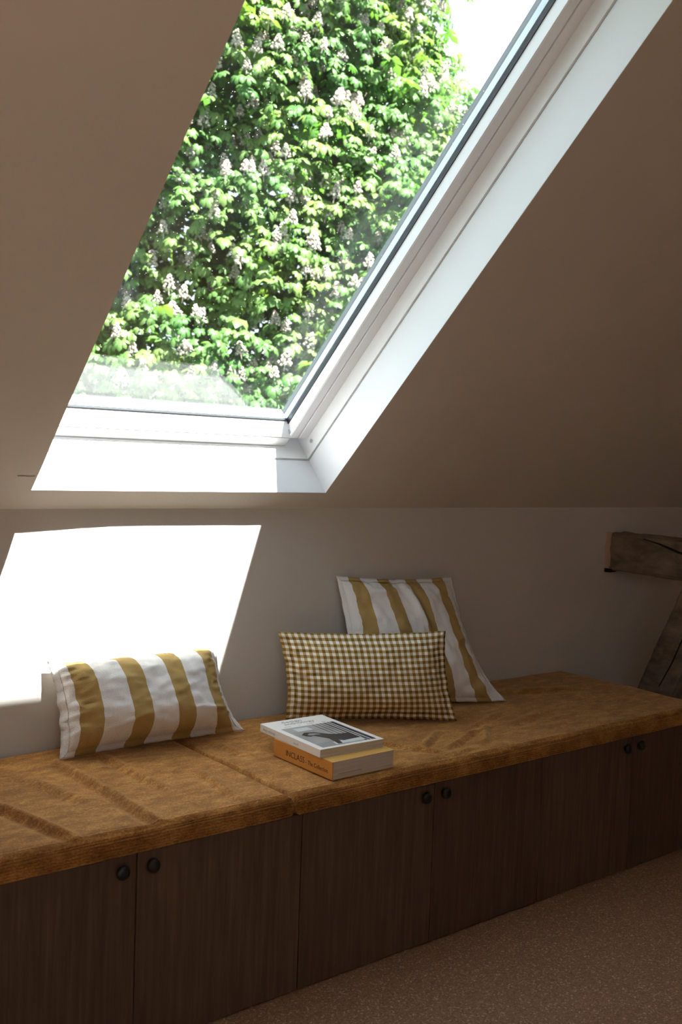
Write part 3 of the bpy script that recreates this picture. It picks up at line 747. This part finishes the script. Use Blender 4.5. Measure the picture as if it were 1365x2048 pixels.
# chipped plaster edge and the dark gap where the beam enters the wall
def lump(name, lo, hi, mat, parent, seed, am):
    bm = bmesh.new(); vs_ = bbox(bm, lo, hi)
    bmesh.ops.subdivide_edges(bm, edges=bm.edges[:], cuts=6, use_grid_fill=True)
    for v in bm.verts:
        v.co.x += am*fbm(v.co.z*40, seed, 1); v.co.z += am*fbm(v.co.x*40, v.co.y*40, seed)
    return add(name, frombm(bm, name), mat, parent)
lump('plaster_edge', (3.237, -0.010, 0.838), (3.262, -0.001, 0.972), 'raw_plaster', bb, 2, 0.006)
lump('wall_gap', (3.236, -0.012, 0.816), (3.30, -0.001, 0.830), 'void_dark', bb, 5, 0.005)
st = timber('timber_strut', (3.315, -0.075, 0.004), (3.315, -0.418, 0.802), 0.150, 0.150, 9, 'slanting weathered timber strut beyond the end of the bench', 'strut', rough=0.008)
crack(st[0], [(3.236, -0.27, 0.42), (3.236, -0.32, 0.52), (3.236, -0.365, 0.63), (3.237, -0.40, 0.72)], 0.004)

# ------------------------------------------------------------------ outdoors
add('ground', boxmesh('ground', (-60, 0.9, -4.8), (70, 90, -4.6)), 'lawn', kind='structure', label='lawn below the house')

def leaf_template(nl, seed, prof=((0.0, 0.14), (0.45, 0.75), (0.78, 1.0), (1.0, 0.0))):
    rg = random.Random(seed); V, F = [], []
    for k in range(nl):
        ang = math.radians((k-(nl-1)/2)*(250/nl)+rg.uniform(-6, 6))
        ln = (0.150-0.050*abs(k-(nl-1)/2)/((nl-1)/2))*rg.uniform(0.92, 1.08); wd = ln*0.20
        droop = rg.uniform(0.55, 0.95)
        rows = []
        for s, wf in prof:
            r = ln*s*(1-0.16*s*droop); z = 0.022*math.sin(s*2.2)-ln*droop*s*s*0.72
            c = (math.cos(ang)*r, math.sin(ang)*r)
            px_, py_ = -math.sin(ang), math.cos(ang); ww = wd*wf
            if wf == 0: V.append((c[0], c[1], z)); rows.append((len(V)-1,))
            else:
                V += [(c[0]+px_*ww, c[1]+py_*ww, z-0.35*ww), (c[0], c[1], z+0.1*ww), (c[0]-px_*ww, c[1]-py_*ww, z-0.35*ww)]
                rows.append((len(V)-3, len(V)-2, len(V)-1))
        for a, b in zip(rows, rows[1:]):
            if len(b) == 3: F += [(a[0], a[1], b[1]), (a[0], b[1], b[0]), (a[1], a[2], b[2]), (a[1], b[2], b[1])]
            else: F += [(a[0], a[1], b[0]), (a[1], a[2], b[0])]
    return np.array(V, float), np.array(F, int)
def flower_template(seed, nb):
    rg = random.Random(seed); V, F = [], []
    H = 0.165
    for k in range(nb):
        s = (k+0.5)/nb; z = 0.02+H*s; R = 0.066*(1-s)**0.7+0.010
        a = k*2.399+rg.uniform(-0.3, 0.3); r = R*rg.uniform(0.65, 1.1)
        c = np.array((math.cos(a)*r, math.sin(a)*r, z+rg.uniform(-0.008, 0.008))); q = (0.021-0.009*s)*rg.uniform(0.85, 1.2)
        base = len(V)
        offs = [(1, 0, 0), (-1, 0, 0), (0, 1, 0), (0, -1, 0), (0, 0, 0.9), (0, 0, -0.9)]
        for o_ in offs: V.append(tuple(c+np.array(o_)*q*rg.uniform(0.75, 1.25)))
        for f in ((0, 2, 4), (2, 1, 4), (1, 3, 4), (3, 0, 4), (2, 0, 5), (1, 2, 5), (3, 1, 5), (0, 3, 5)): F.append(tuple(base+i for i in f))
    b = len(V)
    for z, r in ((-0.05, 0.006), (H+0.01, 0.002)):
        for i in range(4): V.append((math.cos(i*math.pi/2)*r, math.sin(i*math.pi/2)*r, z))
    for i in range(4): F += [(b+i, b+(i+1) % 4, b+4+(i+1) % 4), (b+i, b+4+(i+1) % 4, b+4+i)]
    return np.array(V, float), np.array(F, int)
def npmesh(name, V, F):
    me = bpy.data.meshes.new(name); nv, nf = len(V), len(F)
    me.vertices.add(nv); me.vertices.foreach_set('co', np.ascontiguousarray(V, np.float32).ravel())
    me.loops.add(nf*3); me.loops.foreach_set('vertex_index', np.ascontiguousarray(F, np.int32).ravel())
    me.polygons.add(nf); me.polygons.foreach_set('loop_start', np.arange(0, nf*3, 3, dtype=np.int32))
    me.update(calc_edges=True); me.validate(); return me
def merged(name, templ, Ms, Ps, which):
    Vs, Fs, off = [], [], 0
    for ti, (V, F) in enumerate(templ):
        idx = np.where(which == ti)[0]
        if not len(idx): continue
        X = np.einsum('nij,vj->nvi', Ms[idx], V)+Ps[idx][:, None, :]
        Vs.append(X.reshape(-1, 3)); Fs.append((F[None]+(np.arange(len(idx))*len(V))[:, None, None]).reshape(-1, 3)+off); off += len(idx)*len(V)
    return npmesh(name, np.concatenate(Vs), np.concatenate(Fs))
def unit(a): return a/np.maximum(1e-9, np.linalg.norm(a, axis=-1, keepdims=True))
def frames(zax, xref, scale):
    z = unit(zax); x = unit(xref-(xref*z).sum(-1, keepdims=True)*z); y = np.cross(z, x)
    return np.stack([x, y, z], -1)*scale[:, None, None]

TC = np.array((6.67, 8.77, 2.35)); TA = np.array((2.50, 2.50, 5.7))
toc = unit(np.array(CAM)-TC)
cl_c, cl_n, cl_h = [], [], []
n_f, n_b = 3700, 150
def fib(i, n):
    zz = 1-2*(i+0.5)/n; a = i*2.39996; r = math.sqrt(max(0, 1-zz*zz)); return np.array((math.cos(a)*r, math.sin(a)*r, zz))
BG = np.array([fib(i, n_b)*TA+rng.normal(0, 0.16, 3) for i in range(n_b)])     # boughs that carry the clumps
BR_ = rng.uniform(0.75, 1.30, n_b); BH = rng.uniform(-0.25, 0.25, n_b)
for i in range(n_f):
    d = fib(i, n_f); nn = unit(d/TA)
    if nn @ toc < -0.38 or d[2]*TA[2]+TC[2] < -2.2: continue
    q = d*TA; dv = (q-BG)*np.array((1, 1, 1.25)); dd = np.linalg.norm(dv, axis=1); j = int(np.argmin(dd/BR_))
    e = min(1.35, dd[j]/BR_[j]); h = BH[j]+0.85*(1-e*e)+rng.uniform(-0.06, 0.06)
    if e > 0.92 and rng.random() < 0.6: continue
    nb = unit(nn*0.9+unit(q-BG[j]+nn*0.25)*0.75*min(1, e))
    p = TC+q+nn*h+rng.normal(0, 0.05, 3)
    cl_c.append(p); cl_n.append(nb); cl_h.append(h)
cl_c, cl_n = np.array(cl_c), np.array(cl_n)
Lp, Lz, Lx, Ls, Fp, Fz = [], [], [], [], [], []
ZU = np.array((0, 0, 1.0))
for c, o_, h_ in zip(cl_c, cl_n, cl_h):
    R = rng.uniform(0.26, 0.44); k = int(rng.integers(10, 15))
    for _ in range(k):
        d = unit(rng.normal(0, 1, 3)*np.array((1, 1, 0.7))+o_*0.9+ZU*0.45)
        p = c+d*R*rng.uniform(0.55, 1.0)*np.array((1, 1, 0.62))
        Lp.append(p); Lz.append(unit(d*0.45+ZU*0.75+o_*0.25+rng.normal(0, 0.22, 3))); Lx.append(unit(d*np.array((1, 1, 0.1))+rng.normal(0, 0.25, 3))); Ls.append(rng.uniform(0.60, 0.90))
    for _ in range(int(rng.choice([0, 1, 2, 3], p=[0.15, 0.30, 0.33, 0.22])) if h_ > 0.0 or rng.random() < 0.35 else 0):
        d = unit(rng.normal(0, 1, 3)*np.array((1, 1, 0.3))+o_*0.7+ZU*0.9)
        Fp.append(c+d*R*0.80*np.array((1, 1, 0.75))); Fz.append(unit(ZU+o_*0.18+rng.normal(0, 0.12, 3)))
n_out = len(Lp)
for _ in range(24000):     # leaves deeper inside the crown
    i = int(rng.integers(len(cl_c))); c, o_ = cl_c[i], cl_n[i]
    p = c-o_*rng.uniform(0.15, 1.7)+rng.normal(0, 0.3, 3)
    Lp.append(p); Lz.append(unit(ZU+rng.normal(0, 0.45, 3))); Lx.append(unit(rng.normal(0, 1, 3))); Ls.append(rng.uniform(0.9, 1.4))
Lp, Lz, Lx, Ls = map(np.array, (Lp, Lz, Lx, Ls)); Fp, Fz = np.array(Fp), np.array(Fz)
LM = frames(Lz, Lx, Ls); FM = frames(Fz, rng.normal(0, 1, Fz.shape), rng.uniform(0.58, 0.88, len(Fz)))
def near_view(Pts):
    d = Pts-np.array(CAM); z = d @ np.array(fw); x = 682.5+FPX*(d @ np.array(rt))/z; y = 1024-FPX*(d @ np.array(up))/z
    return (x > -100) & (x < 1350) & (y > -250) & (y < 1050)
leafT = [leaf_template(7, 1), leaf_template(6, 2), leaf_template(7, 3), leaf_template(5, 4), leaf_template(5, 6, ((0.0, 0.2), (0.65, 1.25), (1.0, 0.0)))]
flowT = [flower_template(s, 46) for s in (1, 2, 3)]
lw_ = rng.integers(0, 4, len(Lp)); lw_[n_out:] = 4; lw_[np.where(~near_view(Lp))[0]] = 4; fw_ = rng.integers(0, 3, len(Fp))
def seen(Pts):
    d = Pts-np.array(CAM); z = d @ np.array(fw); x = 682.5+FPX*(d @ np.array(rt))/z; y = 1024-FPX*(d @ np.array(up))/z
    # inside the pane as it lies in the slope
    ray = d/np.linalg.norm(d, axis=1, keepdims=True); nn = np.array((0, SN, CS)); p0 = np.array(W((0, 0, 0.26)))
    tt = ((p0-np.array(CAM)) @ nn)/(ray @ nn); q = np.array(CAM)+ray*tt[:, None]
    t = -q[:, 1]*CS+(q[:, 2]-ZC)*SN-0.26*0
    return (q[:, 0] > XSL) & (q[:, 0] < XSR) & (x > 0) & (x < 1365) & (y > 0) & (y < 900), np.linalg.norm(d, axis=1)
tree = empty('chestnut_tree', (TC[0], TC[1], -4.6), label='flowering horse chestnut tree filling the view through the skylight', cat='tree')
trl = Vector(tree.location)
def cone_tube(name, p0, p1, r0, r1, mat, parent):
    p0, p1 = Vector(p0), Vector(p1); d = (p1-p0).normalized(); a = d.orthogonal().normalized(); b = d.cross(a)
    bm = bmesh.new(); rings = []; ns = 8
    for i in range(ns+1):
        f = i/ns; c = p0.lerp(p1, f)+a*(0.08*math.sin(f*4))*(p1-p0).length*0.2; r = r0+(r1-r0)*f
        rings.append([bm.verts.new(c+(a*math.cos(t)+b*math.sin(t))*r*(1+0.08*fbm(t, f*5, 1))) for t in [2*math.pi*k/12 for k in range(12)]])
    for u, v in zip(rings, rings[1:]):
        for k in range(12): bm.faces.new((u[k], u[(k+1) % 12], v[(k+1) % 12], v[k]))
    bm.faces.new(rings[0]); bm.faces.new(rings[-1])
    return add(name, frombm(bm, name), mat, parent, smooth=True)
cone_tube('trunk', (TC[0], TC[1], -4.6), (TC[0], TC[1], 6.5), 0.38, 0.07, 'bark', tree)
for k in range(22):
    z0 = -1.5+k*0.36; a = k*2.4; e = cl_c[int(rng.integers(len(cl_c)))]
    hd = e-TC; hd = hd*0.78+TC
    cone_tube('branch', (TC[0], TC[1], min(5.5, max(-2.0, hd[2]-1.6))), tuple(hd), 0.085, 0.02, 'bark', tree)
vis, dist = seen(Lp)
order = np.where(vis & (np.arange(len(Lp)) < n_out))[0]; order = order[np.argsort(dist[order]/Ls[order])][:300]
part_mask = np.zeros(len(Lp), bool); part_mask[order] = True
lmeshes = [npmesh('leaf', *t) for t in leafT]
for me in lmeshes: me.materials.append(MATS['chestnut_leaf'])
def inst(name, me, M3, P, parent):
    o = bpy.data.objects.new(name, me); COL.objects.link(o); o.parent = parent
    m = Matrix([[M3[r][0], M3[r][1], M3[r][2], P[r]-trl[r]] for r in range(3)]+[[0, 0, 0, 1]])
    o.matrix_local = m; return o
for i in order: inst('leaf', lmeshes[lw_[i]], LM[i], Lp[i], tree)
rest = ~part_mask
me = merged('foliage', leafT, LM[rest], Lp[rest], lw_[rest])
add('foliage', me, 'chestnut_leaf', tree, kind='stuff')
visf, distf = seen(Fp)
fo = np.where(visf)[0]; fo = fo[np.argsort(distf[fo])][:300]
fmask = np.zeros(len(Fp), bool); fmask[fo] = True
fmeshes = [npmesh('flower_spike', *t) for t in flowT]
for me in fmeshes: me.materials.append(MATS['chestnut_blossom'])
for i in fo: inst('flower_spike', fmeshes[fw_[i]], FM[i], Fp[i], tree)
if (~fmask).any():
    me = merged('blossom', flowT, FM[~fmask], Fp[~fmask], fw_[~fmask])
    add('blossom', me, 'chestnut_blossom', tree, kind='stuff')
